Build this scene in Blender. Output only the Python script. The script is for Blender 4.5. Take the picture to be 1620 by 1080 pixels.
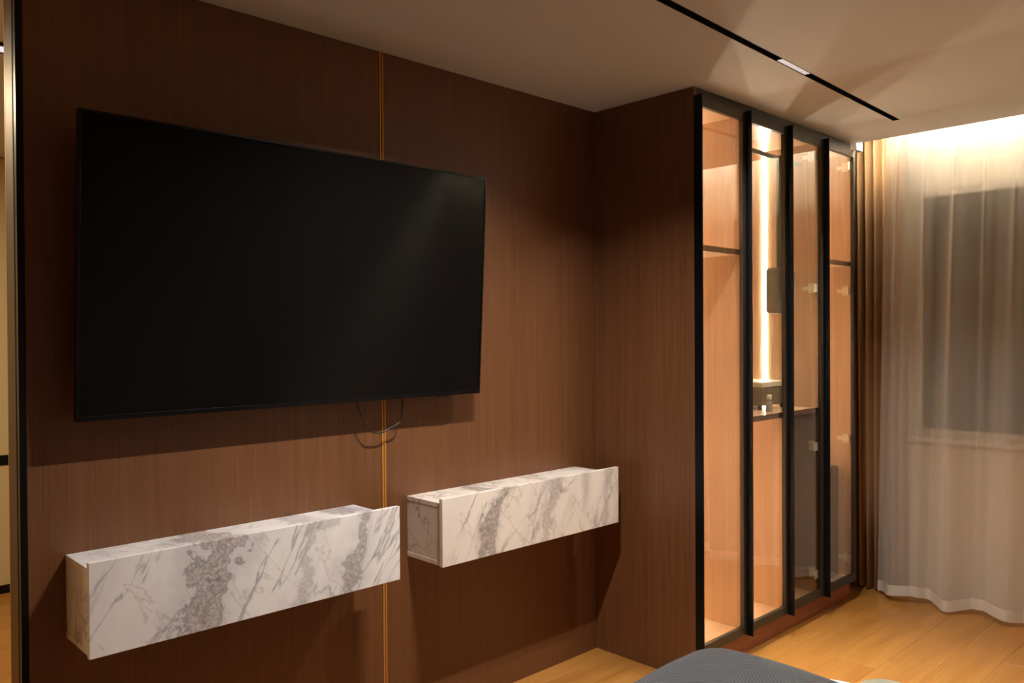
import bpy, bmesh, math, random
from mathutils import Vector, Matrix
random.seed(4)
SC = bpy.context.scene
COL = SC.collection
for o in list(bpy.data.objects): bpy.data.objects.remove(o)
PI = math.pi

# ---------------------------------------------------------------- camera, world, exposure, lights
cam_d = bpy.data.cameras.new('camera'); cam = bpy.data.objects.new('camera', cam_d); COL.objects.link(cam)
cam_d.sensor_width = 36.0; cam_d.lens = 28.638; cam_d.clip_start = 0.02; cam_d.clip_end = 100
yaw, pit, rol = 0.76484, -0.0090, -0.00602
fw = Vector((math.sin(yaw)*math.cos(pit), math.cos(yaw)*math.cos(pit), math.sin(pit)))
rt = Vector((math.cos(yaw), -math.sin(yaw), 0)); up = rt.cross(fw)
r2 = rt*math.cos(rol)+up*math.sin(rol); u2 = -rt*math.sin(rol)+up*math.cos(rol)
m = Matrix((r2, u2, -fw)).transposed().to_4x4(); m.translation = (0, -2.5717, 1.5286)
cam.matrix_world = m
SC.camera = cam
w = bpy.data.worlds.new('world'); SC.world = w; w.use_nodes = True
w.node_tree.nodes['Background'].inputs[0].default_value = (0.035, 0.04, 0.05, 1)
w.node_tree.nodes['Background'].inputs[1].default_value = 0.5
SC.view_settings.view_transform = 'Standard'; SC.view_settings.look = 'None'
SC.view_settings.gamma = 1; SC.view_settings.use_curve_mapping = False
SC.view_settings.exposure = 0.0

def area(name, loc, sx, sy, power, col, spread=PI, rot=(0, 0, 0)):
    d = bpy.data.lights.new(name, 'AREA'); d.shape = 'RECTANGLE'; d.size = sx; d.size_y = sy
    d.energy = power; d.color = col; d.spread = spread
    o = bpy.data.objects.new(name, d); o.location = loc; o.rotation_euler = rot; COL.objects.link(o); return o
WARM = (1.0, 0.94, 0.86)
def slot_y(x): return -0.941 + 0.0358*(x-4.272)
SLOT_ANG = math.atan(0.0358)
area('track_light_left', (1.72, slot_y(1.72), 2.592), .24, .022, 40, WARM, math.radians(140), (0, 0, SLOT_ANG))
area('track_light_right', (3.118, slot_y(3.118), 2.592), .24, .022, 17, WARM, math.radians(120), (0, 0, SLOT_ANG))
area('hallway_light', (-.1, 1.5, 2.57), 1.2, .5, 55, (1, .80, .50))
area('cove_light', (4.655, -2.05, 2.632), 2.9, .012, 320, (1, .96, .82), PI, (math.radians(94), 0, PI/2))
LED_E = 130.0

# ---------------------------------------------------------------- mesh helpers
def box(bm, a, b):
    x0, y0, z0 = a; x1, y1, z1 = b
    v = [bm.verts.new(p) for p in ((x0,y0,z0),(x1,y0,z0),(x1,y1,z0),(x0,y1,z0),(x0,y0,z1),(x1,y0,z1),(x1,y1,z1),(x0,y1,z1))]
    for f in ((0,3,2,1),(4,5,6,7),(0,1,5,4),(1,2,6,5),(2,3,7,6),(3,0,4,7)): bm.faces.new([v[i] for i in f])
def prism(bm, poly, z0, z1):
    lo = [bm.verts.new((x, y, z0)) for x, y in poly]; hi = [bm.verts.new((x, y, z1)) for x, y in poly]
    n = len(poly); bm.faces.new(lo[::-1]); bm.faces.new(hi)
    for i in range(n): bm.faces.new((lo[i], lo[(i+1) % n], hi[(i+1) % n], hi[i]))
def cyl(bm, c, r, h, axis='z', n=20, r2=None):
    r2 = r if r2 is None else r2
    A, B = [], []
    for i in range(n):
        t = 2*PI*i/n; p, q = math.cos(t), math.sin(t)
        def mk(rr, k):
            if axis == 'z': return (c[0]+rr*p, c[1]+rr*q, c[2]+k)
            if axis == 'x': return (c[0]+k, c[1]+rr*p, c[2]+rr*q)
            return (c[0]+rr*q, c[1]+k, c[2]+rr*p)
        A.append(bm.verts.new(mk(r, 0))); B.append(bm.verts.new(mk(r2, h)))
    bm.faces.new(A[::-1]); bm.faces.new(B)
    for i in range(n): bm.faces.new((A[i], A[(i+1) % n], B[(i+1) % n], B[i]))
def lathe(bm, c, prof, n=32):
    rings = []
    for r, z in prof:
        rings.append([bm.verts.new((c[0]+r*math.cos(2*PI*i/n), c[1]+r*math.sin(2*PI*i/n), c[2]+z)) for i in range(n)])
    for a, b in zip(rings, rings[1:]):
        for i in range(n): bm.faces.new((a[i], a[(i+1) % n], b[(i+1) % n], b[i]))
    bm.faces.new(rings[0][::-1]); bm.faces.new(rings[-1])
def tube(bm, pts, r, n=8):
    P = [Vector(p) for p in pts]; prev = None; N = Vector((0, 1, 0))
    for i, p in enumerate(P):
        t = (P[min(i+1, len(P)-1)]-P[max(i-1, 0)]).normalized()
        a = t.cross(N); a = a.normalized() if a.length > .05 else t.orthogonal().normalized(); b = t.cross(a)
        ring = [bm.verts.new(p+(a*math.cos(2*PI*k/n)+b*math.sin(2*PI*k/n))*r) for k in range(n)]
        if prev:
            for k in range(n): bm.faces.new((prev[k], prev[(k+1) % n], ring[(k+1) % n], ring[k]))
        else: bm.faces.new(ring[::-1])
        prev = ring
    bm.faces.new(prev)
def spline(pts, k=6):
    P = [Vector(p) for p in pts]; out = []
    Q = [P[0]*2-P[1]]+P+[P[-1]*2-P[-2]]
    for i in range(1, len(Q)-2):
        a, b, c, d = Q[i-1:i+3]
        for j in range(k):
            t = j/k
            out.append(.5*((2*b)+(c-a)*t+(2*a-5*b+4*c-d)*t*t+(3*b-a-3*c+d)*t**3))
    out.append(P[-1]); return out
def obj(name, bm, mat, parent=None, bevel=0, smooth=False, seg=2):
    bmesh.ops.recalc_face_normals(bm, faces=bm.faces)
    me = bpy.data.meshes.new(name); 
    if parent is not None:
        off = Vector((0, 0, 0)); p = parent
        while p is not None: off += p.location; p = p.parent
        bmesh.ops.translate(bm, verts=bm.verts, vec=-off)
    bm.to_mesh(me); bm.free()
    o = bpy.data.objects.new(name, me); COL.objects.link(o)
    if mat: me.materials.append(mat)
    if parent is not None: o.parent = parent
    if smooth:
        for f in me.polygons: f.use_smooth = True
    if bevel:
        md = o.modifiers.new('bevel', 'BEVEL'); md.width = bevel; md.segments = seg; md.limit_method = 'ANGLE'
    return o
def bx(name, a, b, mat, parent=None, bevel=0):
    bm = bmesh.new(); box(bm, a, b); return obj(name, bm, mat, parent, bevel)
def thing(name, label, cat, loc=(0, 0, 0), group=None):
    o = bpy.data.objects.new(name, None); o.empty_display_size = .1; COL.objects.link(o); o.location = loc
    o['label'] = label; o['category'] = cat
    if group: o['group'] = group
    return o
def tag(o, label, cat, group=None):
    o['label'] = label; o['category'] = cat
    if group: o['group'] = group
    return o
def struct(o): o['kind'] = 'structure'; return o

# ---------------------------------------------------------------- materials
def srgb(r, g, b):
    f = lambda c: ((c/255+.055)/1.055)**2.4 if c > 10 else c/255/12.92
    return (f(r), f(g), f(b), 1)
def mat(name, col, rough=.5, metal=0, spec=.5, coat=0):
    m = bpy.data.materials.new(name); m.use_nodes = True; b = m.node_tree.nodes['Principled BSDF']
    b.inputs['Base Color'].default_value = col; b.inputs['Roughness'].default_value = rough
    b.inputs['Metallic'].default_value = metal; b.inputs['Specular IOR Level'].default_value = spec
    b.inputs['Coat Weight'].default_value = coat
    return m
class G:
    def __init__(s, m): s.t = m.node_tree; s.b = s.t.nodes.get('Principled BSDF')
    def n(s, typ, **k):
        x = s.t.nodes.new(typ)
        for a, v in k.items():
            if a.startswith('_'): x.inputs[int(a[1:])].default_value = v
            else: setattr(x, a, v)
        return x
    def l(s, a, b): s.t.links.new(a, b)
    def math(s, op, a, b=None, clamp=False):
        x = s.n('ShaderNodeMath', operation=op, use_clamp=clamp)
        for i, v in enumerate((a, b)):
            if v is None: continue
            if isinstance(v, (int, float)): x.inputs[i].default_value = v
            else: s.l(v, x.inputs[i])
        return x.outputs[0]
    def mix(s, f, a, b, mode='MIX'):
        x = s.n('ShaderNodeMix', data_type='RGBA', blend_type=mode)
        for i, v in ((0, f), (6, a), (7, b)):
            if isinstance(v, (int, float, tuple)): x.inputs[i].default_value = v
            else: s.l(v, x.inputs[i])
        return x.outputs[2]
    def noise(s, vec, scale, detail=4, rough=.5, dist=0):
        x = s.n('ShaderNodeTexNoise'); s.l(vec, x.inputs['Vector'])
        x.inputs['Scale'].default_value = scale; x.inputs['Detail'].default_value = detail
        x.inputs['Roughness'].default_value = rough; x.inputs['Distortion'].default_value = dist
        return x.outputs[0]
    def obj(s): return s.n('ShaderNodeTexCoord').outputs['Object']
    def map(s, vec, scale=(1, 1, 1), rot=(0, 0, 0), loc=(0, 0, 0)):
        x = s.n('ShaderNodeMapping'); s.l(vec, x.inputs[0])
        x.inputs[1].default_value = loc; x.inputs[2].default_value = rot; x.inputs[3].default_value = scale
        return x.outputs[0]
    def ramp(s, f, stops):
        x = s.n('ShaderNodeValToRGB'); s.l(f, x.inputs[0]); e = x.color_ramp.elements
        e[0].position, e[0].color = stops[0]; e[1].position, e[1].color = stops[1]
        for p, c in stops[2:]:
            k = e.new(p); k.color = c
        return x.outputs[0]
    def bump(s, h, strength=.2, dist=.001):
        x = s.n('ShaderNodeBump'); x.inputs['Strength'].default_value = strength; x.inputs['Distance'].default_value = dist
        s.l(h, x.inputs['Height']); s.l(x.outputs[0], s.b.inputs['Normal'])

def wood(name, c1, c2, rough, sc=(160, 160, 2.2), spec=.5, bump=.15):
    m = mat(name, c1, rough, spec=spec); g = G(m); v = g.obj()
    a = g.noise(g.map(v, sc), 1, 6, .6, .3); b = g.noise(g.map(v, tuple(q*.12 for q in sc)), 1, 3)
    f = g.math('ADD', g.math('MULTIPLY', a, .7), g.math('MULTIPLY', b, .3))
    g.l(g.ramp(f, [(.38, c1), (.62, c2)]), g.b.inputs['Base Color']); g.bump(a, bump, .0006)
    return m
M_veneer = wood('walnut_veneer', srgb(96, 60, 35), srgb(115, 74, 45), .42, (260, 260, 3))
M_lining = wood('pink_oak_lining', srgb(198, 165, 134), srgb(212, 180, 150), .33, (60, 60, 1.5), bump=.05)
M_shelf = mat('bronze_shelf', srgb(84, 58, 36), .18)
M_plinth = wood('plinth_wood', srgb(120, 62, 34), srgb(142, 78, 46), .35, (2, 90, 90))
M_gold = mat('brushed_gold', srgb(206, 152, 72), .45, .45)
M_black = mat('black_anodised_metal', srgb(20, 22, 26), .35, .6)
M_frame = mat('dark_bronze_frame', srgb(66, 62, 54), .38, .7)
M_jamb = mat('brown_metal_jamb', srgb(92, 70, 58), .5, .5)
M_white = mat('white_plaster', srgb(206, 205, 204), .8)
M_wallp = mat('beige_wall_paint', srgb(206, 190, 166), .85)
g = G(M_white); g.bump(g.noise(g.obj(), 60, 3), .05, .001)
g = G(M_wallp); g.bump(g.noise(g.obj(), 90, 3), .08, .001)
M_dark = mat('dark_matt', srgb(14, 13, 13), .6)
M_chrome = mat('nickel_hinge', srgb(240, 232, 205), .35, .35)

def planks_mat():
    m = mat('bamboo_plank', srgb(200, 140, 74), .3); g = G(m)
    info = g.n('ShaderNodeObjectInfo'); rnd = info.outputs['Random']
    v = g.obj(); off = g.n('ShaderNodeVectorMath', operation='ADD'); g.l(v, off.inputs[0])
    cmb = g.n('ShaderNodeCombineXYZ'); g.l(g.math('MULTIPLY', rnd, 37), cmb.inputs[0]); g.l(g.math('MULTIPLY', rnd, 11), cmb.inputs[1])
    g.l(cmb.outputs[0], off.inputs[1])
    a = g.noise(g.map(off.outputs[0], (3.5, 150, 1)), 1, 5, .6, .2); b = g.noise(g.map(off.outputs[0], (1.2, 12, 1)), 1, 3)
    f = g.math('ADD', g.math('MULTIPLY', a, .55), g.math('MULTIPLY', b, .45))
    c = g.ramp(f, [(.36, srgb(158, 106, 48)), (.64, srgb(184, 130, 66))])
    tone = g.ramp(rnd, [(0, (.90, .88, .84, 1)), (.5, (.97, .97, .96, 1)), (1, (1.0, 1.0, 1.0, 1))])
    g.l(g.mix(1.0, c, tone, 'MULTIPLY'), g.b.inputs['Base Color']); g.bump(a, .1, .0005)
    return m
M_plank = planks_mat()

def marble(name, bands, warm, seed=0.0):
    """white marble: grey diagonal veins, cloudy patches and brecciated bands at the given x positions"""
    m = mat(name, srgb(230, 224, 218), .28); g = G(m); v = g.map(g.obj(), loc=(seed, 0, 0)); raw = g.obj()
    warp = g.noise(v, 3.2, 5, .6)
    rot = g.map(g.map(v, rot=(0, math.radians(-22), 0)), (1.3, 1, .38))
    cloud = g.noise(rot, 5.5, 7, .62, .4)
    base = g.ramp(cloud, [(.30, srgb(186, 180, 184)), (.44, srgb(228, 223, 220)), (.72, srgb(240, 236, 231))])
    # long thin veins
    n1 = g.noise(g.map(g.map(v, rot=(0, math.radians(-30), 0)), (1.2, 1, .30)), 4.2, 5, .62, .35)
    d1 = g.math('ABSOLUTE', g.math('SUBTRACT', n1, .5))
    vein = g.math('SUBTRACT', 1, g.math('MULTIPLY', d1, 55), True)
    n2 = g.noise(g.map(g.map(v, rot=(0, math.radians(38), 0)), (1.1, 1, .35)), 5, 5, .62, .3)
    vein2 = g.math('SUBTRACT', 1, g.math('MULTIPLY', g.math('ABSOLUTE', g.math('SUBTRACT', n2, .47)), 75), True)
    col = g.mix(g.math('MULTIPLY', vein, g.math('MULTIPLY', g.math('SUBTRACT', g.math('MULTIPLY', warp, 3), 1.0, True), .8)), base, srgb(128, 124, 132))
    col = g.mix(g.math('MULTIPLY', vein2, .35), col, srgb(158, 140, 130))
    sep = g.n('ShaderNodeSeparateXYZ'); g.l(raw, sep.inputs[0])
    wob = g.math('MULTIPLY', g.math('SUBTRACT', g.noise(v, 7, 5, .65), .5), .34)
    xw = g.math('ADD', g.math('ADD', sep.outputs[0], wob), g.math('MULTIPLY', sep.outputs[2], -.28))
    br = g.noise(v, 38, 6, .75, 1.5)
    vor = g.n('ShaderNodeTexVoronoi', feature='DISTANCE_TO_EDGE'); vor.inputs['Scale'].default_value = 46
    g.l(g.n('ShaderNodeVectorMath', operation='ADD').outputs[0], vor.inputs['Vector'])
    va = vor.inputs['Vector'].links[0].from_node; g.l(v, va.inputs[0])
    nz = g.n('ShaderNodeTexNoise'); g.l(v, nz.inputs[0]); nz.inputs['Scale'].default_value = 22
    sc = g.n('ShaderNodeVectorMath', operation='SCALE'); g.l(nz.outputs[1], sc.inputs[0]); sc.inputs[3].default_value = .03; g.l(sc.outputs[0], va.inputs[1])
    edge = g.math('SUBTRACT', 1, g.math('MULTIPLY', vor.outputs[0], 9), True)
    brc = g.ramp(br, [(.32, srgb(104, 104, 114)), (.47, srgb(176, 164, 158)), (.64, srgb(218, 206, 196))])
    brc = g.mix(g.math('MULTIPLY', edge, .55), brc, srgb(112, 108, 112))
    for c, wd, st in bands:      # smoky grey halo around each broken band
        d = g.math('ABSOLUTE', g.math('SUBTRACT', xw, c))
        f = g.math('MULTIPLY', g.math('SUBTRACT', 1, g.math('DIVIDE', d, wd*2.6), True), g.math('MULTIPLY', cloud, st*.95))
        col = g.mix(f, col, srgb(136, 134, 144))
    for c, wd, st in bands:
        d = g.math('ABSOLUTE', g.math('SUBTRACT', xw, c))
        f = g.math('MULTIPLY', g.math('SUBTRACT', 1, g.math('POWER', g.math('DIVIDE', d, wd), 3), True), st)
        col = g.mix(f, col, brc)
        rim = g.math('SUBTRACT', 1, g.math('MULTIPLY', g.math('ABSOLUTE', g.math('SUBTRACT', d, wd*.86)), 90), True)
        col = g.mix(g.math('MULTIPLY', rim, st*.6), col, srgb(102, 100, 110))
    col = g.mix(1.0, col, warm, 'MULTIPLY')
    g.l(col, g.b.inputs['Base Color'])
    return m
M_marbleA = marble('marble_left', [(.30, .065, .9), (.62, .022, .35), (.80, .028, .75)], (.98, .98, 1, 1))
M_marbleB = marble('marble_right', [(.225, .024, .85), (.56, .02, .4), (.90, .03, .3)], (.98, .93, .87, 1), 3.7)

def glass_mat(name, tint, boost=1.0, ior=1.5, rough=0.0):
    m = bpy.data.materials.new(name); m.use_nodes = True; t = m.node_tree; t.nodes.remove(t.nodes['Principled BSDF'])
    g = G(m); out = t.nodes['Material Output']
    tr = g.n('ShaderNodeBsdfTransparent'); tr.inputs[0].default_value = tint
    gl = g.n('ShaderNodeBsdfGlossy'); gl.inputs['Roughness'].default_value = rough; gl.inputs[0].default_value = (1, 1, 1, 1)
    lw = g.n('ShaderNodeLayerWeight'); lw.inputs[0].default_value = .5
    r0 = ((ior-1)/(ior+1))**2*boost
    fr = g.math('ADD', r0, g.math('MULTIPLY', g.math('POWER', lw.outputs['Facing'], 5), 1-r0), True)
    mx = g.n('ShaderNodeMixShader'); g.l(fr, mx.inputs[0]); g.l(tr.outputs[0], mx.inputs[1]); g.l(gl.outputs[0], mx.inputs[2])
    g.l(mx.outputs[0], out.inputs[0]); return m
M_glass = glass_mat('tinted_door_glass', (.93, .90, .86, 1), 2.8, 1.55)
M_wglass = glass_mat('window_glass', (.9, .92, .93, 1), 1.0)

def emis(name, col, s):
    m = bpy.data.materials.new(name); m.use_nodes = True; b = m.node_tree.nodes['Principled BSDF']
    b.inputs['Base Color'].default_value = (.8, .8, .8, 1); b.inputs['Emission Color'].default_value = col; b.inputs['Emission Strength'].default_value = s
    return m
M_led = emis('led_diffuser', (1, .90, .70, 1), LED_E)
M_lens = emis('lamp_lens', (.8, .8, 1, 1), .35)

def sheer_mat(name, col, base_op, hem=False):
    m = bpy.data.materials.new(name); m.use_nodes = True; t = m.node_tree; t.nodes.remove(t.nodes['Principled BSDF'])
    g = G(m); out = t.nodes['Material Output']
    df = g.n('ShaderNodeBsdfDiffuse'); df.inputs[0].default_value = col
    tl = g.n('ShaderNodeBsdfTranslucent'); tl.inputs[0].default_value = col
    m1 = g.n('ShaderNodeMixShader'); m1.inputs[0].default_value = .42; g.l(df.outputs[0], m1.inputs[1]); g.l(tl.outputs[0], m1.inputs[2])
    tr = g.n('ShaderNodeBsdfTransparent')
    lw = g.n('ShaderNodeLayerWeight'); lw.inputs[0].default_value = .5
    # threads cover more of the view where the cloth turns edge-on
    op = g.math('ADD', base_op, g.math('MULTIPLY', g.math('POWER', lw.outputs['Facing'], 2.0), .55 if not hem else .1), True)
    m2 = g.n('ShaderNodeMixShader'); g.l(op, m2.inputs[0]); g.l(tr.outputs[0], m2.inputs[1]); g.l(m1.outputs[0], m2.inputs[2])
    g.l(m2.outputs[0], out.inputs[0]); return m
M_sheer = sheer_mat('sheer_voile', (.88, .85, .80, 1), .41)
M_hem = sheer_mat('sheer_hem', (.88, .84, .78, 1), .88, True)
M_drape = mat('golden_brown_drape', srgb(160, 118, 72), .6)
g = G(M_drape); g.bump(g.noise(g.map(g.obj(), (200, 200, 60)), 1, 3), .15, .001)
M_drape.node_tree.nodes['Principled BSDF'].inputs['Sheen Weight'].default_value = .3

# ---------------------------------------------------------------- setting
XL, XW, YS, YH, ZC = -1.6, 5.0, -3.45, 3.05, 2.6
XC, YD = 3.03, -.585           # wardrobe side plane, wardrobe door plane
floor = struct(bx('floor', (XL, YS, -.05), (XW, YH, -.012), mat('subfloor', srgb(90, 60, 34), .8)))
PWD = .19; lens = (1.22,); mesh_cache = {}
def plank_mesh(L, W):
    k = (round(L, 3), round(W, 3))
    if k not in mesh_cache:
        bm = bmesh.new(); gp = .0003; c = .0005
        x0, x1, y0, y1 = gp, L-gp, gp, W-gp
        lo = [bm.verts.new(p) for p in ((x0,y0,-.012),(x1,y0,-.012),(x1,y1,-.012),(x0,y1,-.012))]
        mi = [bm.verts.new((p.co.x, p.co.y, -c)) for p in lo]
        hi = [bm.verts.new(p) for p in ((x0+c,y0+c,0),(x1-c,y0+c,0),(x1-c,y1-c,0),(x0+c,y1-c,0))]
        for A, B in ((lo, mi), (mi, hi)):
            for i in range(4): bm.faces.new((A[i], A[(i+1) % 4], B[(i+1) % 4], B[i]))
        bm.faces.new(hi); me = bpy.data.meshes.new('plank'); bm.to_mesh(me); bm.free(); me.materials.append(M_plank); mesh_cache[k] = me
    return mesh_cache[k]
j = 0; y = -1.05-PWD*12
np_ = 0
while y < YH:
    x = XL - ((j*.47) % 1.0)*1.22 + (.01 if j else 0)
    y0, y1 = max(y, YS), min(y+PWD, YH)
    if y1-y0 > .01:
        if j == 11: x = 3.87-1.22*5
        while x < XW:
            a, b = max(x, XL), min(x+1.22*1.25, XW)
            if b-a > .03:
                o = bpy.data.objects.new('plank', plank_mesh(b-a, y1-y0)); o.location = (a, y0, 0); o.parent = floor; COL.objects.link(o); np_ += 1
            x += 1.22*1.25
    y += PWD; j += 1
# television wall
wb = struct(bx('wall_back', (.595, .012, 0), (XW, .11, 2.56+.5), M_wallp))
bx('veneer_panel', (.592, 0, 0), (1.779, .012, ZC), M_veneer, wb, .0015)
bx('veneer_panel', (1.797, 0, 0), (XC, .012, ZC), M_veneer, wb, .0015)
t3 = struct(bx('trim_3', (1.779, .004, 0), (1.797, .012, ZC), M_gold))
bx('gold_rib', (1.7795, -.003, 0), (1.7845, .005, ZC), M_gold, t3); bx('gold_rib', (1.7915, -.003, 0), (1.7965, .005, ZC), M_gold, t3)
struct(bx('trim_1', (.574, -.004, 0), (.592, .02, ZC), M_black, None, .001))
struct(bx('trim_2', (.572, .02, 0), (.595, .105, ZC), M_jamb, None, .004))
struct(bx('trim_4', (.572, .105, 0), (.595, .112, ZC), M_gold))
# ceiling with the slot cut out
def sy(x, s): return slot_y(x)+s*.0165
bm = bmesh.new()
xe = 4.272
prism(bm, [(XL, sy(XL, 1)), (xe, sy(xe, 1)), (xe, YH), (XL, YH)], ZC, ZC+.04)
prism(bm, [(XL, YS), (xe, YS), (xe, sy(xe, -1)), (XL, sy(XL, -1))], ZC, ZC+.04)
prism(bm, [(xe, YS), (4.63, YS), (4.63, YH), (xe, YH)], ZC, ZC+.04)
ceil = struct(obj('ceiling', bm, M_white))
bx('recess_top', (4.60, YS, 2.92), (XW, 0, 2.96), M_white, ceil)
bx('recess_side', (4.60, YS, 2.64), (4.63, 0, 2.92), M_white, ceil)
# window wall, opposite wall, end walls, hall
WY0, WY1, WZ0, WZ1 = -2.75, -.76, .92, 2.35
bm = bmesh.new()
box(bm, (XW, YS, 0), (XW+.2, WY0, 2.96)); box(bm, (XW, WY1, 0), (XW+.2, .11, 2.96))
box(bm, (XW, WY0, 0), (XW+.2, WY1, WZ0)); box(bm, (XW, WY0, WZ1), (XW+.2, WY1, 2.96))
struct(obj('wall_right', bm, M_wallp))
wfr = struct(bx('wall_front', (XL, YS-.1, 0), (XW+.2, YS, 2.96), M_wallp))
bx('veneer_panel', (XL, YS, 0), (3.12, YS+.012, ZC), M_veneer, wfr)
struct(bx('wall_left', (XL-.1, YS, 0), (XL, YH, 2.64), M_wallp))
wf = struct(bx('wall_far', (XL, YH, 0), (XW+.2, YH+.1, 2.64), mat('hall_panel_cream', srgb(206, 190, 150), .45)))
bx('wall_panel', (XL, YH-.012, .05), (4, YH, .765), wf.data.materials[0], wf); bx('wall_panel', (XL, YH-.012, .825), (4, YH, 2.59), wf.data.materials[0], wf)
struct(bx('trim_5', (XL, YH-.016, .765), (4, YH-.001, .825), M_black))
struct(bx('baseboard_far', (XL, YH-.02, 0), (4, YH-.001, .05), M_black))
# window
wn = struct(thing('window_1', '', '')); del wn['label']; del wn['category']
M_alu = mat('pale_window_frame', srgb(178, 166, 146), .5)
bm = bmesh.new(); F = .05; xf0, xf1 = XW-.012, XW+.06
box(bm, (xf0, WY0, WZ1-F), (xf1, WY1, WZ1)); box(bm, (xf0, WY0, WZ0), (xf1, WY1, WZ0+F)); box(bm, (xf0, WY0, WZ0+F), (xf1, WY0+F, WZ1-F)); box(bm, (xf0, WY1-F, WZ0+F), (xf1, WY1, WZ1-F))
obj('window_frame', bm, M_alu, wn, .003)
M_sash = mat('dark_sash', srgb(52, 48, 44), .4)
for k in range(3):
    a = WY0+F+(WY1-WY0-2*F)/3*k; b = a+(WY1-WY0-2*F)/3
    bm = bmesh.new(); s = .035
    box(bm, (XW+.01, a, WZ0+F), (XW+.05, a+s, WZ1-F)); box(bm, (XW+.01, b-s, WZ0+F), (XW+.05, b, WZ1-F))
    box(bm, (XW+.01, a+s, WZ0+F), (XW+.05, b-s, WZ0+F+s)); box(bm, (XW+.01, a+s, WZ1-F-s), (XW+.05, b-s, WZ1-F))
    sa = obj('sash', bm, M_sash, wn, .002)
    bx('pane', (XW+.027, a+s, WZ0+F+s), (XW+.032, b-s, WZ1-F-s), M_wglass, sa)
bx('window_sill', (XW-.03, WY0-.03, WZ0-.03), (XW+.06, WY1+.03, WZ0), M_wallp, wn, .003)
# building outside, dim at night
struct(bx('trim_6', (XW+.8, -6, -3), (XW+.9, 3, 6), mat('night_wall_outside', srgb(110, 100, 92), .9)))
# plaster filler above the wardrobe beside the recess
struct(bx('trim_7', (4.632, YD-.0, 2.565), (4.712, 0, 2.915), M_white))

# ---------------------------------------------------------------- track light
tl = thing('track_light', 'long black slot light recessed in the white ceiling', 'ceiling light', (3.0, slot_y(3.0), ZC))
bm = bmesh.new(); hw = .0165
def slotseg(bm, x0, x1, s0, s1, z0, z1):
    prism(bm, [(x0, slot_y(x0)+s0), (x1, slot_y(x1)+s0), (x1, slot_y(x1)+s1), (x0, slot_y(x0)+s1)], z0, z1)
slotseg(bm, XL, xe, -hw, -hw+.002, ZC-.001, ZC+.04); slotseg(bm, XL, xe, hw-.002, hw, ZC-.001, ZC+.04)
slotseg(bm, XL, xe, -hw, hw, ZC+.036, ZC+.040); slotseg(bm, xe-.003, xe, -hw+.002, hw-.002, ZC-.001, ZC+.036)
obj('track_channel', bm, M_dark, tl)
for xc in (3.118, 1.72):
    bm = bmesh.new(); slotseg(bm, xc-.125, xc+.125, -hw+.003, hw-.003, ZC+.004, ZC+.034)
    hsg = obj('lamp_module', bm, M_black, tl)
    bm = bmesh.new()
    n = 10; L = .25
    for k in range(n):
        x0 = xc-.125+L*k/n+.002; slotseg(bm, x0, x0+L/n-.004, -hw+.004, hw-.004, ZC+.001, ZC+.0045)
    obj('lens_grille', bm, M_lens, hsg)

# ---------------------------------------------------------------- wardrobe
WX0, WX1, WT = XC, 4.64, 2.56
wr = thing('display_wardrobe', 'tall dark walnut wardrobe with four lit glass doors beside the curtains', 'wardrobe', ((WX0+WX1)/2, -.28, 0))
T = .018; yb = -.012; yf = YD+.022; PL = .115
bx('side_panel', (WX0, yf, 0), (WX0+T, -.0005, ZC-.001), M_veneer, wr)
bx('side_panel', (WX1-T, yf, PL), (WX1, -.0005, WT), M_veneer, wr)
bx('lining_panel', (WX0+T, yf+.002, PL+T), (WX0+T+.004, -.016, WT-T), M_lining, wr)
bx('lining_panel', (WX1-T-.004, yf+.002, PL+T), (WX1-T, -.016, WT-T), M_lining, wr)
bx('back_panel', (WX0+T, -.016, PL), (WX1-T, -.001, WT), M_lining, wr)
bx('top_panel', (WX0+T, yf, WT-T), (WX1-T, -.016, WT), M_lining, wr)
bx('scribe_strip', (WX0+T, yf, WT), (4.60, yf+.02, ZC-.001), M_frame, wr)
bx('base_panel', (WX0+T, yf, PL), (WX1-T, -.016, PL+T), M_lining, wr)
bx('plinth', (WX0+T, -.535, 0), (WX1-.0, -.515, PL), M_plinth, wr)
ZS = 1.125
for x, z0, z1 in ((3.425, PL+T, WT-T), (3.822, PL+T, ZS-.02), (4.2, PL+T, WT-T)):
    bx('divider', (x, yf+.004, z0), (x+T, -.016, z1), M_lining, wr)
for xa, xb, zt in ((WX0+T+.004, 3.425, 1.917), (4.2+T, WX1-T-.004, 1.927), (3.425+T, 4.2, ZS)):
    sh = bx('shelf', (xa, -.548, zt-.022), (xb, -.016, zt), M_lining, wr)
    bx('shelf_edge', (xa, -.56, zt-.024), (xb, -.5485, zt+.001), M_shelf, sh)
bx('dark_lining', (4.194, yf+.004, PL+T), (4.1995, -.016, ZS-.025), M_veneer, wr)
bx('dark_lining', (3.822+T, yf+.004, PL+T), (3.822+T+.004, -.016, ZS-.025), M_veneer, wr)
bx('dark_lining', (3.822+T+.005, -.021, PL+T), (4.193, -.0165, ZS-.025), M_veneer, wr)
def led(x, z0, z1, y=-.25):      # strip on the left face of the panel at x
    bm = bmesh.new(); box(bm, (x-.005, y-.008, z0), (x-.0002, y+.008, z1))
    return obj('led_strip', bm, M_led, wr)
led(3.425, PL+T, 1.893); led(3.425, 1.919, WT-T)
led(4.2, ZS, WT-T)
led(3.822, PL+T, ZS-.024)
led(WX1-T-.004, PL+T, 1.903); led(WX1-T-.004, 1.929, WT-T)
bm = bmesh.new(); tube(bm, [(3.443, -.46, 2.44), (4.2, -.46, 2.44)], .0125, 12); obj('hanging_rail', bm, M_frame, wr, 0, True)
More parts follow.
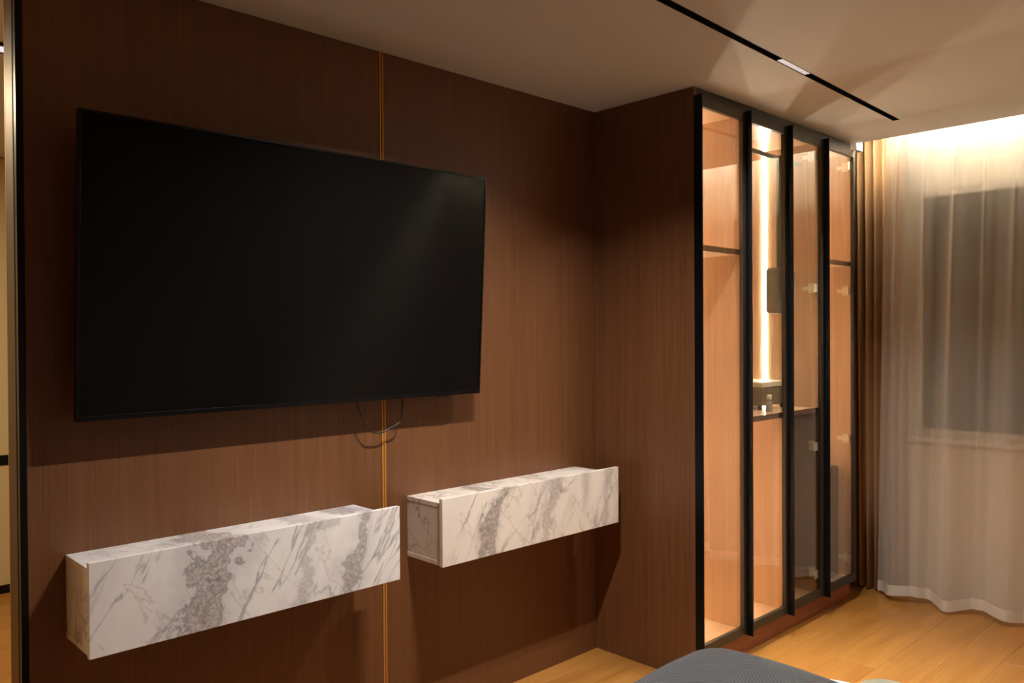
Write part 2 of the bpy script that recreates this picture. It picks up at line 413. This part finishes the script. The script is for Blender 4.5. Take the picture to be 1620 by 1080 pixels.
# doors
DZ0, DZ1 = .118, 2.556; DW = .398
def make_door(x0, z0, z1, pull_z):
    x1 = x0+DW; s = .04; yo, yi = YD, YD+.02
    d = bpy.data.objects.new('door', None); COL.objects.link(d); d.parent = wr; d.location = Vector((x0, YD, z0))-wr.location
    def b2(name, a, b, m, p, bev=0): return bx(name, a, b, m, p, bev)
    bm = bmesh.new(); sl = .028
    box(bm, (x0+.006, yo, z0), (x0+sl+.012, yi, z1)); box(bm, (x1-sl, yo, z0), (x1-.001, yi, z1))
    box(bm, (x0+sl+.012, yo, z0), (x1-sl, yi, z0+s)); box(bm, (x0+sl+.012, yo, z1-s), (x1-sl, yi, z1))
    obj('door_frame', bm, M_frame, d, .001)
    bx('glass_pane', (x0+sl+.010, yo+.008, z0+s-.003), (x1-sl+.003, yo+.012, z1-s+.003), M_glass, d)
    pr = .022 if x0 < 3.1 else .03
    bx('edge_pull', (x0, yo-pr, z0-.006), (x0+.006, yi, z1+.004), M_black, d, .001)
    for z in (.236, .92, 1.765, 2.47):
        bm = bmesh.new()
        hx = x1-.004-(.018 if 3.6 < x0 < 4.0 else 0); left = x0 < 3.6
        box(bm, (hx-.004-.0, yf+.025, z-.010), (hx, yf+.085, z+.010))                 # arm on the panel
        box(bm, (hx-.010, yf+.02, z-.026), (hx-.002, yf+.05, z+.026))
        box(bm, (hx-.014, yf+.004, z-.016), (hx-.004, yf+.03, z+.016))
        cyl(bm, (hx-.030, yf+.003, z), .016, .01, 'y', 14)
        box(bm, (hx-.05, yf-.002, z-.022), (hx-.012, yf+.003, z+.022))
        for dz in (-.018, .018): cyl(bm, (hx-.016, yf+.035, z+dz), .004, .008, 'x', 8)
        if left:
            for v in bm.verts: v.co.x = (x0+DW*.5)*2-v.co.x+.018
        h = obj('hinge', bm, M_chrome, d, .0008)
    return d
for x0 in (3.026, 3.424, 3.822, 4.22): make_door(x0, DZ0, DZ1, 0)

# ---------------------------------------------------------------- things in the wardrobe
M_bag = mat('grey_green_cloth', srgb(132, 128, 108), .8)
bg = thing('shoulder_bag', 'grey green bag hanging by a wide strap inside the glass wardrobe', 'bag', (4.01, -.46, 1.625))
bm = bmesh.new(); box(bm, (3.880, -.495, 1.626), (4.085, -.425, 1.866)); obj('bag_body', bm, M_bag, bg, .024, True, 5)
bm = bmesh.new(); box(bm, (3.93, -.4985, 1.76), (4.075, -.4945, 1.845)); obj('flap', bm, M_bag, bg, .0015)
bm = bmesh.new()
for yy in (-.480, -.446): box(bm, (3.975, yy, 1.85), (4.02, yy+.004, 2.4525))
box(bm, (3.975, -.48, 2.4525), (4.02, -.442, 2.4565)); obj('strap', bm, M_bag, bg)
M_case = mat('green_grey_case', srgb(104, 98, 78), .35, .3)
cs = thing('storage_case', 'grey green metal case on the middle shelf behind the second glass door', 'case', (4.0, -.33, ZS))
bx('case_body', (3.86, -.42, ZS+.022), (4.13, -.2, ZS+.115), M_case, cs, .006)
bx('case_lid', (3.855, -.425, ZS+.117), (4.135, -.195, ZS+.145), mat('case_lid_pale', srgb(190, 185, 160), .4), cs, .006)
for px, py in ((3.875, -.40), (4.11, -.40), (3.875, -.22), (4.11, -.22)):
    bm = bmesh.new(); cyl(bm, (px, py, ZS), .01, .022); obj('foot', bm, M_dark, cs)
bt = thing('small_bottle', 'small white capped bottle in front of the grey green case', 'bottle', (3.835, -.475, ZS))
bm = bmesh.new(); lathe(bm, (3.835, -.475, ZS), [(.016, 0), (.018, .004), (.018, .045), (.009, .055), (.009, .06)], 20); obj('bottle_body', bm, mat('smoky_bottle', srgb(150, 145, 130), .2), bt, 0, True)
bm = bmesh.new(); lathe(bm, (3.835, -.475, ZS+.0605), [(.012, 0), (.013, .002), (.013, .022), (.011, .025)], 20); obj('cap', bm, mat('ivory_cap', srgb(228, 222, 205), .4), bt, 0, True)
gb = thing('garment_case', 'dark brown flat case standing behind the rightmost glass door', 'case', (4.54, -.32, PL+T))
M_brn = mat('brown_leatherette', srgb(74, 40, 22), .5)
bx('case_body', (4.49, -.50, PL+T), (4.585, -.15, .765), M_brn, gb, .012)
bm = bmesh.new(); tube(bm, spline([(4.54, -.38, .76), (4.54, -.37, .79), (4.54, -.29, .79), (4.54, -.28, .76)]), .006); obj('handle', bm, M_brn, gb, 0, True)

# ---------------------------------------------------------------- television
tvx0, tvx1, tz0, tz1 = .694, 2.198, 1.290, 2.156
tv = thing('television', 'large flat black television mounted on the walnut wall', 'television', ((tvx0+tvx1)/2, -.06, tz0))
tv.rotation_euler = (0, 0, 0)
M_screen = mat('screen_glass', srgb(15, 14, 14), .12, 0, .07)
def tilt(bm):
    for v in bm.verts:
        k = (v.co.z-tz0)/(tz1-tz0); v.co.y -= .05*k
    return bm
yb0 = -.088
def tb(name, a, b, m, bev=0):
    bm = bmesh.new(); box(bm, a, b); tilt(bm); return obj(name, bm, m, tv, bev)
tb('screen', (tvx0+.007, yb0-.0, tz0+.014), (tvx1-.007, yb0+.006, tz1-.007), M_screen)
bm = bmesh.new()
yo, yi = yb0-.003, yb0+.02
box(bm, (tvx0, yo, tz0), (tvx1, yi, tz0+.0145)); box(bm, (tvx0, yo, tz1-.0075), (tvx1, yi, tz1)); box(bm, (tvx0, yo, tz0+.0145), (tvx0+.0075, yi, tz1-.0075)); box(bm, (tvx1-.0075, yo, tz0+.0145), (tvx1, yi, tz1-.0075))
tilt(bm); obj('bezel', bm, mat('bezel_metal', srgb(26, 26, 29), .25, .7), tv, .001)
tb('back_shell', (tvx0+.02, yb0+.012, tz0+.015), (tvx1-.02, yb0+.032, tz1-.02), M_dark)
tb('back_shell', (tvx0+.22, yb0+.032, tz0+.06), (tvx1-.22, yb0+.05, tz0+.5), M_dark, .006)
tb('sensor', (1.99, yb0-.0, tz0-.008), (2.05, yb0+.014, tz0), M_dark, .002)
bm = bmesh.new()
for x in (1.2, 1.7):
    box(bm, (x, -.094, 1.52), (x+.03, -.008, 1.56)); box(bm, (x, -.098, 1.86), (x+.03, -.008, 1.90)); 
box(bm, (1.1, -.008, 1.50), (1.83, 0, 1.92)); obj('wall_bracket', bm, M_dark, tv)
bm = bmesh.new()
tube(bm, spline([(1.632, -.045, 1.32), (1.645, -.045, 1.268), (1.672, -.045, 1.21), (1.695, -.043, 1.178), (1.725, -.04, 1.165), (1.758, -.04, 1.165), (1.785, -.042, 1.177), (1.815, -.045, 1.188), (1.836, -.047, 1.205), (1.840, -.047, 1.24), (1.848, -.046, 1.32)]), .0028)
tag(obj('power_cable', bm, mat('black_cable', srgb(30, 24, 22), .4), None, 0, True), 'thin dark cable drooping in a loop below the television', 'cable')

# ---------------------------------------------------------------- floating cabinets
def cabinet(x0, x1, z0, zt, lip, m, label):
    t = thing('floating_cabinet', label, 'cabinet', (x0, 0, z0), 'floating marble cabinets under the television')
    yb_, yf_ = -.0005, -.205; th = .017; e = .004
    bx('top_panel', (x0, yf_, zt-th), (x1-.045, yb_, zt), m, t, .0008)
    bx('bottom_panel', (x0, yf_, z0+.002), (x1-.045, yb_, z0+.002+th), m, t, .0008)
    bx('side_panel', (x0+.001, yf_, z0+.002+th+.0008), (x0+th, yb_, zt-th-.0008), m, t, .0008)
    bx('side_panel', (x1-.045-th, yf_, z0+.002+th+.0008), (x1-.046, yb_, zt-th-.0008), m, t, .0008)
    bx('back_panel', (x0+th, -.012, z0+.03), (x1-.045-th, yb_, zt-th), m, t)
    bx('front_panel', (x0-.004, yf_-.019, z0), (x1, yf_-.001, zt+lip), m, t, .0012)
    return t
cabinet(.687, 1.699, .665, .904, .020, M_marbleA, 'white marble floating cabinet with bold grey veins, left of the gold strip')
cabinet(1.895, 2.922, .666, .902, .018, M_marbleB, 'creamier marble floating cabinet beside the corner, right of the gold strip')

# ---------------------------------------------------------------- curtains
def cloth(name, x, y0t, y1t, y0b, y1b, z0, z1, per, amp, m, parent, seed=0, nz=24, dens=10, hemwave=.0, thick=0, pleat=True):
    """curtain hanging in the plane x, from y0 to y1 (top and bottom spans differ)"""
    rnd = random.Random(seed)
    nf = max(2, int(abs(y1t-y0t)/per)); n = nf*dens
    ph = [rnd.uniform(-.8, .8) for _ in range(nf+2)]; am = [rnd.uniform(.55, 1.25) for _ in range(nf+2)]
    bm = bmesh.new(); rows = []
    for k in range(nz+1):
        t = k/nz; z = z1+(z0-z1)*t; row = []
        e = t**.7
        for i in range(n+1):
            u = i/n; q = u*nf; a = int(q); f = q-a; f = f*f*(3-2*f)
            A = am[a]*(1-f)+am[a+1]*f; P_ = ph[a]*(1-f)+ph[a+1]*f
            y = (y0t+(y1t-y0t)*u)*(1-e)+(y0b+(y1b-y0b)*u)*e
            if pleat:
                c_ = .5+.25*P_*(1-.3*t); dq = (q-int(q)-c_)/(.13+.10*t)
                s = 1.9*math.exp(-dq*dq)*(1-.35*t)-.5
                dx = -amp*A*s+amp*1.5*math.sin(2*PI*q*.58+1.3*seed+t*1.2)*(.15+t)
            else:
                s = math.sin(2*PI*q+P_*.4)
                dx = amp*A*s
            y += (amp*.35*math.sin(2*PI*q*.5+P_+t)*t if pleat else 0)
            zz = z+hemwave*math.sin(2*PI*q*.37+seed)*t**6
            row.append(bm.verts.new((x+dx, y, zz)))
        rows.append(row)
    for a, b in zip(rows, rows[1:]):
        for i in range(n): bm.faces.new((a[i], a[i+1], b[i+1], b[i]))
    o = obj(name, bm, m, parent, 0, True)
    if thick:
        md = o.modifiers.new('solid', 'SOLIDIFY'); md.thickness = thick; md.offset = 0
    return o
dr = thing('drape', 'golden brown heavy drape gathered between the wardrobe and sheer curtain', 'curtain', (4.88, -.52, 0))
cloth('drape_cloth', 4.885, -.40, -.75, -.42, -.74, .012, 2.86, .048, .028, M_drape, dr, 3, 4, 14, 0, .003, False)
def sheer(label, x, a, b, a2, b2, seed, per=.13, amp=.026, z0=.03):
    s = thing('sheer_curtain', label, 'curtain', (x, a, 0), 'sheer curtains hanging over the window')
    H = .06
    cloth('sheer_cloth', x, a, b, a2, b2, z0, 2.87, per, amp, M_sheer, s, seed, 40, 20, .012)
    return s
def hem_of(s):
    c = [q for q in s.children if q.name.startswith('sheer_cloth')][0]
    me = c.data; bm = bmesh.new(); bm.from_mesh(me)
    bm.verts.ensure_lookup_table()
    zmin = .12
    # lower rows become a separate double-folded hem part
    cut = bmesh.ops.bisect_plane(bm, geom=bm.verts[:]+bm.edges[:]+bm.faces[:], plane_co=(0, 0, .0), plane_no=(0, 0, 1))
    bm.free()
sh1 = sheer('white sheer curtain with soft folds next to the brown drape', 4.775, -.705, -1.43, -.625, -1.372, 5)
sh2 = sheer('white sheer curtain at the far right edge over the window', 4.752, -1.45, -3.2, -1.378, -3.2, 9)
M_stitch = M_hem
for s, par in ((sh1, (4.775, -.705, -1.43, -.625, -1.372, 5)), (sh2, (4.752, -1.45, -3.2, -1.378, -3.2, 9))):
    c = s.children[0]; me = c.data
    n = len([v for v in me.vertices])//41
    # split the bottom row band off as the hem
    bm = bmesh.new(); bm.from_mesh(me); bm.verts.ensure_lookup_table(); bm.faces.ensure_lookup_table()
    geo = [[bm.verts[r*n+i].co.copy() for i in range(n)] for r in (39, 40)]
    bm.free()
    hb = bmesh.new(); rows = []
    for t in (.15, .5, 1.0):
        rows.append([hb.verts.new(a.lerp(b, t)+Vector((-.0015, 0, 0))+s.location) for a, b in zip(*geo)])
    for a, b in zip(rows, rows[1:]):
        for i in range(n-1): hb.faces.new((a[i], a[i+1], b[i+1], b[i]))
    obj('hem', hb, M_hem, s, 0, True)
M_rail = mat('white_rail', srgb(225, 220, 210), .4)
for x, y0 in ((4.775, -.62), (4.885, -.32)):
    r = bx('curtain_track', (x-.012, YS+.02, 2.872), (x+.012, y0, 2.92), M_rail, None, .002)
    tag(r, 'white curtain track nearest the room inside the bright ceiling recess' if x < 4.8 else 'white curtain track nearest the window inside the bright ceiling recess', 'curtain rail')
ls = thing('light_strip', 'warm glowing light strip hidden along the ceiling recess edge', 'light strip', (4.64, -2.0, 2.62))
bx('strip_profile', (4.6305, -3.42, 2.604), (4.636, -.60, 2.636), mat('alu_profile', srgb(190, 190, 188), .4, .9), ls)

# ---------------------------------------------------------------- bed
bd = thing('bed', 'bed below the camera, foot end towards the television wall', 'bed', (1.45, -2.2, 0))
M_uph = mat('taupe_upholstery', srgb(96, 84, 76), .9)
bx('bed_base', (.55, -3.26, .06), (2.30, -1.12, .27), M_uph, bd, .02)
bx('mattress', (.56, -3.25, .27), (2.29, -1.13, .455), mat('white_mattress', srgb(225, 222, 216), .9), bd, .04)
bx('headboard', (.35, -3.43, .0), (2.52, -3.28, 1.58), mat('oat_headboard_fabric', srgb(150, 138, 124), .9), bd, .03)
for x in (.65, 2.18):
    for yy in (-3.2, -1.22): bx('leg', (x, yy, 0), (x+.06, yy+.06, .06), M_dark, bd)
def quilt_mat():
    m = mat('charcoal_quilt', srgb(74, 76, 80), .85); g = G(m); v = g.obj()
    # diagonal ribs that switch direction in broad bands
    sp = g.n('ShaderNodeSeparateXYZ'); g.l(v, sp.inputs[0])
    x, y = sp.outputs[0], sp.outputs[1]
    tri = g.math('PINGPONG', y, .16)
    ph = g.math('ADD', g.math('MULTIPLY', x, 1.0), g.math('MULTIPLY', tri, 1.0))
    w = g.math('SINE', g.math('MULTIPLY', ph, 2*PI/.0145))
    hgt = g.math('MULTIPLY', g.math('ADD', w, 1), .5)
    g.l(g.ramp(hgt, [(0, srgb(40, 42, 46)), (1, srgb(66, 69, 74))]), g.b.inputs['Base Color'])
    g.bump(hgt, .8, .002); g.b.inputs['Sheen Weight'].default_value = .2
    return m
def quilt():
    bm = bmesh.new(); nx, ny = 90, 100; X0, X1, Y0, Y1 = .50, 2.385, -3.2, -1.045
    R_ = .12; top = .495; drop = .34
    Lx = (X1-X0)+2*drop; Ly = (Y1-Y0)+drop
    def prof(s, L0, L1, d0, d1):
        # distance s along the cloth -> horizontal position, depth below top
        if d0 and s < d0: q = d0-s; side = -1
        elif d1 and s > d0+(L1-L0): q = s-d0-(L1-L0); side = 1
        else: return L0+s-d0, 0, 0
        return (L0 if side < 0 else L1), q, side
    rows = []
    for j in range(ny+1):
        row = []
        for i in range(nx+1):
            sx = Lx*i/nx; sy_ = Ly*j/ny
            x, qx, _ = prof(sx, X0, X1, drop, drop); y, qy, _ = prof(sy_, Y0, Y1, 0, drop)
            # rounded shoulder
            dx = max(0, R_-min(x-X0, X1-x)) if qx == 0 else R_; dy = max(0, R_-(Y1-y)) if qy == 0 else R_
            d = min(math.hypot(dx, dy), R_*1.15)/R_
            sh = R_*.42*(1-math.sqrt(max(0, 1-min(d, 1)**2)))
            q = max(qx, qy) if (qx and qy) else qx+qy
            z = top-sh-q*.93
            # corner gathers: pull in
            if qx and qy:
                k = min(qx, qy); x += (-1 if sx > Lx/2 else 1)*(-.06*k/drop); y += .05*k/drop
            if qx or qy:
                z = max(z, .10); wv = math.sin(sx*17)*.012+math.sin(sy_*13+1)*.012
                if qx: x += (1 if sx > Lx/2 else -1)*(q*.10+abs(wv)*q*3)
                if qy: y += q*.10+abs(wv)*q*3
            z += .006*math.sin(sx*7+1)*math.sin(sy_*6)+.004*math.sin(sx*13+sy_*9)
            row.append(bm.verts.new((x, y, z)))
        rows.append(row)
    for a, b in zip(rows, rows[1:]):
        for i in range(nx): bm.faces.new((a[i], a[i+1], b[i+1], b[i]))
    o = obj('quilt', bm, quilt_mat(), None, 0, True)
    md = o.modifiers.new('solid', 'SOLIDIFY'); md.thickness = .012; md.offset = 1
    return o
tag(quilt(), 'charcoal grey quilt with zigzag stitched ribs spread over the bed', 'quilt')
bm = bmesh.new()
prof = [(.0, .452), (.35, .452), (.75, .448), (.95, .438), (1.0, .42), (1.01, .38), (1.0, .30)]
pts = [(2.455, -1.385), (2.50, -1.42), (2.512, -1.50), (2.515, -1.62), (2.51, -1.80), (2.46, -1.90)]
rows = []
for t, z in prof:
    rows.append([bm.verts.new((2.41+(x-2.41)*t, y, z+.003*math.sin(19*y))) for x, y in pts])
for a, b in zip(rows, rows[1:]):
    for i in range(len(pts)-1): bm.faces.new((a[i], a[i+1], b[i+1], b[i]))
sheet = obj('bed_sheet', bm, mat('white_sheet', srgb(232, 230, 228), .9), None, 0, True)
md = sheet.modifiers.new('solid', 'SOLIDIFY'); md.thickness = .012
md = sheet.modifiers.new('sub', 'SUBSURF'); md.levels = 2; md.render_levels = 2
tag(sheet, 'white sheet corner peeking out beneath the charcoal quilt', 'sheet')
pf = thing('waste_bin', 'small round bin with pale grey green lid beside the bed', 'bin', (2.872, -1.445, 0))
M_bin = mat('bin_plastic', srgb(150, 150, 132), .6)
bm = bmesh.new(); lathe(bm, (2.872, -1.445, 0), [(.080, 0), (.084, .01), (.095, .26), (.095, .27)]); obj('bin_body', bm, M_bin, pf, 0, True)
bm = bmesh.new(); lathe(bm, (2.872, -1.445, .271), [(.100, 0), (.101, .012), (.092, .022), (.06, .028), (.02, .030)]); obj('lid', bm, mat('lid_plastic', srgb(140, 142, 124), .5), pf, 0, True)

hl = thing('linear_light', 'slim pale linear light on the hallway ceiling beyond the door jamb', 'ceiling light', (.15, .9, 2.59))
bm = bmesh.new(); box(bm, (-.6, .85, 2.588), (.9, .862, 2.5995)); box(bm, (-.6, .938, 2.588), (.9, .95, 2.5995)); obj('frame', bm, M_black, hl)
bx('diffuser', (-.6, .862, 2.590), (.9, .938, 2.5995), emis('hall_diffuser', (.85, .88, 1, 1), .8), hl)
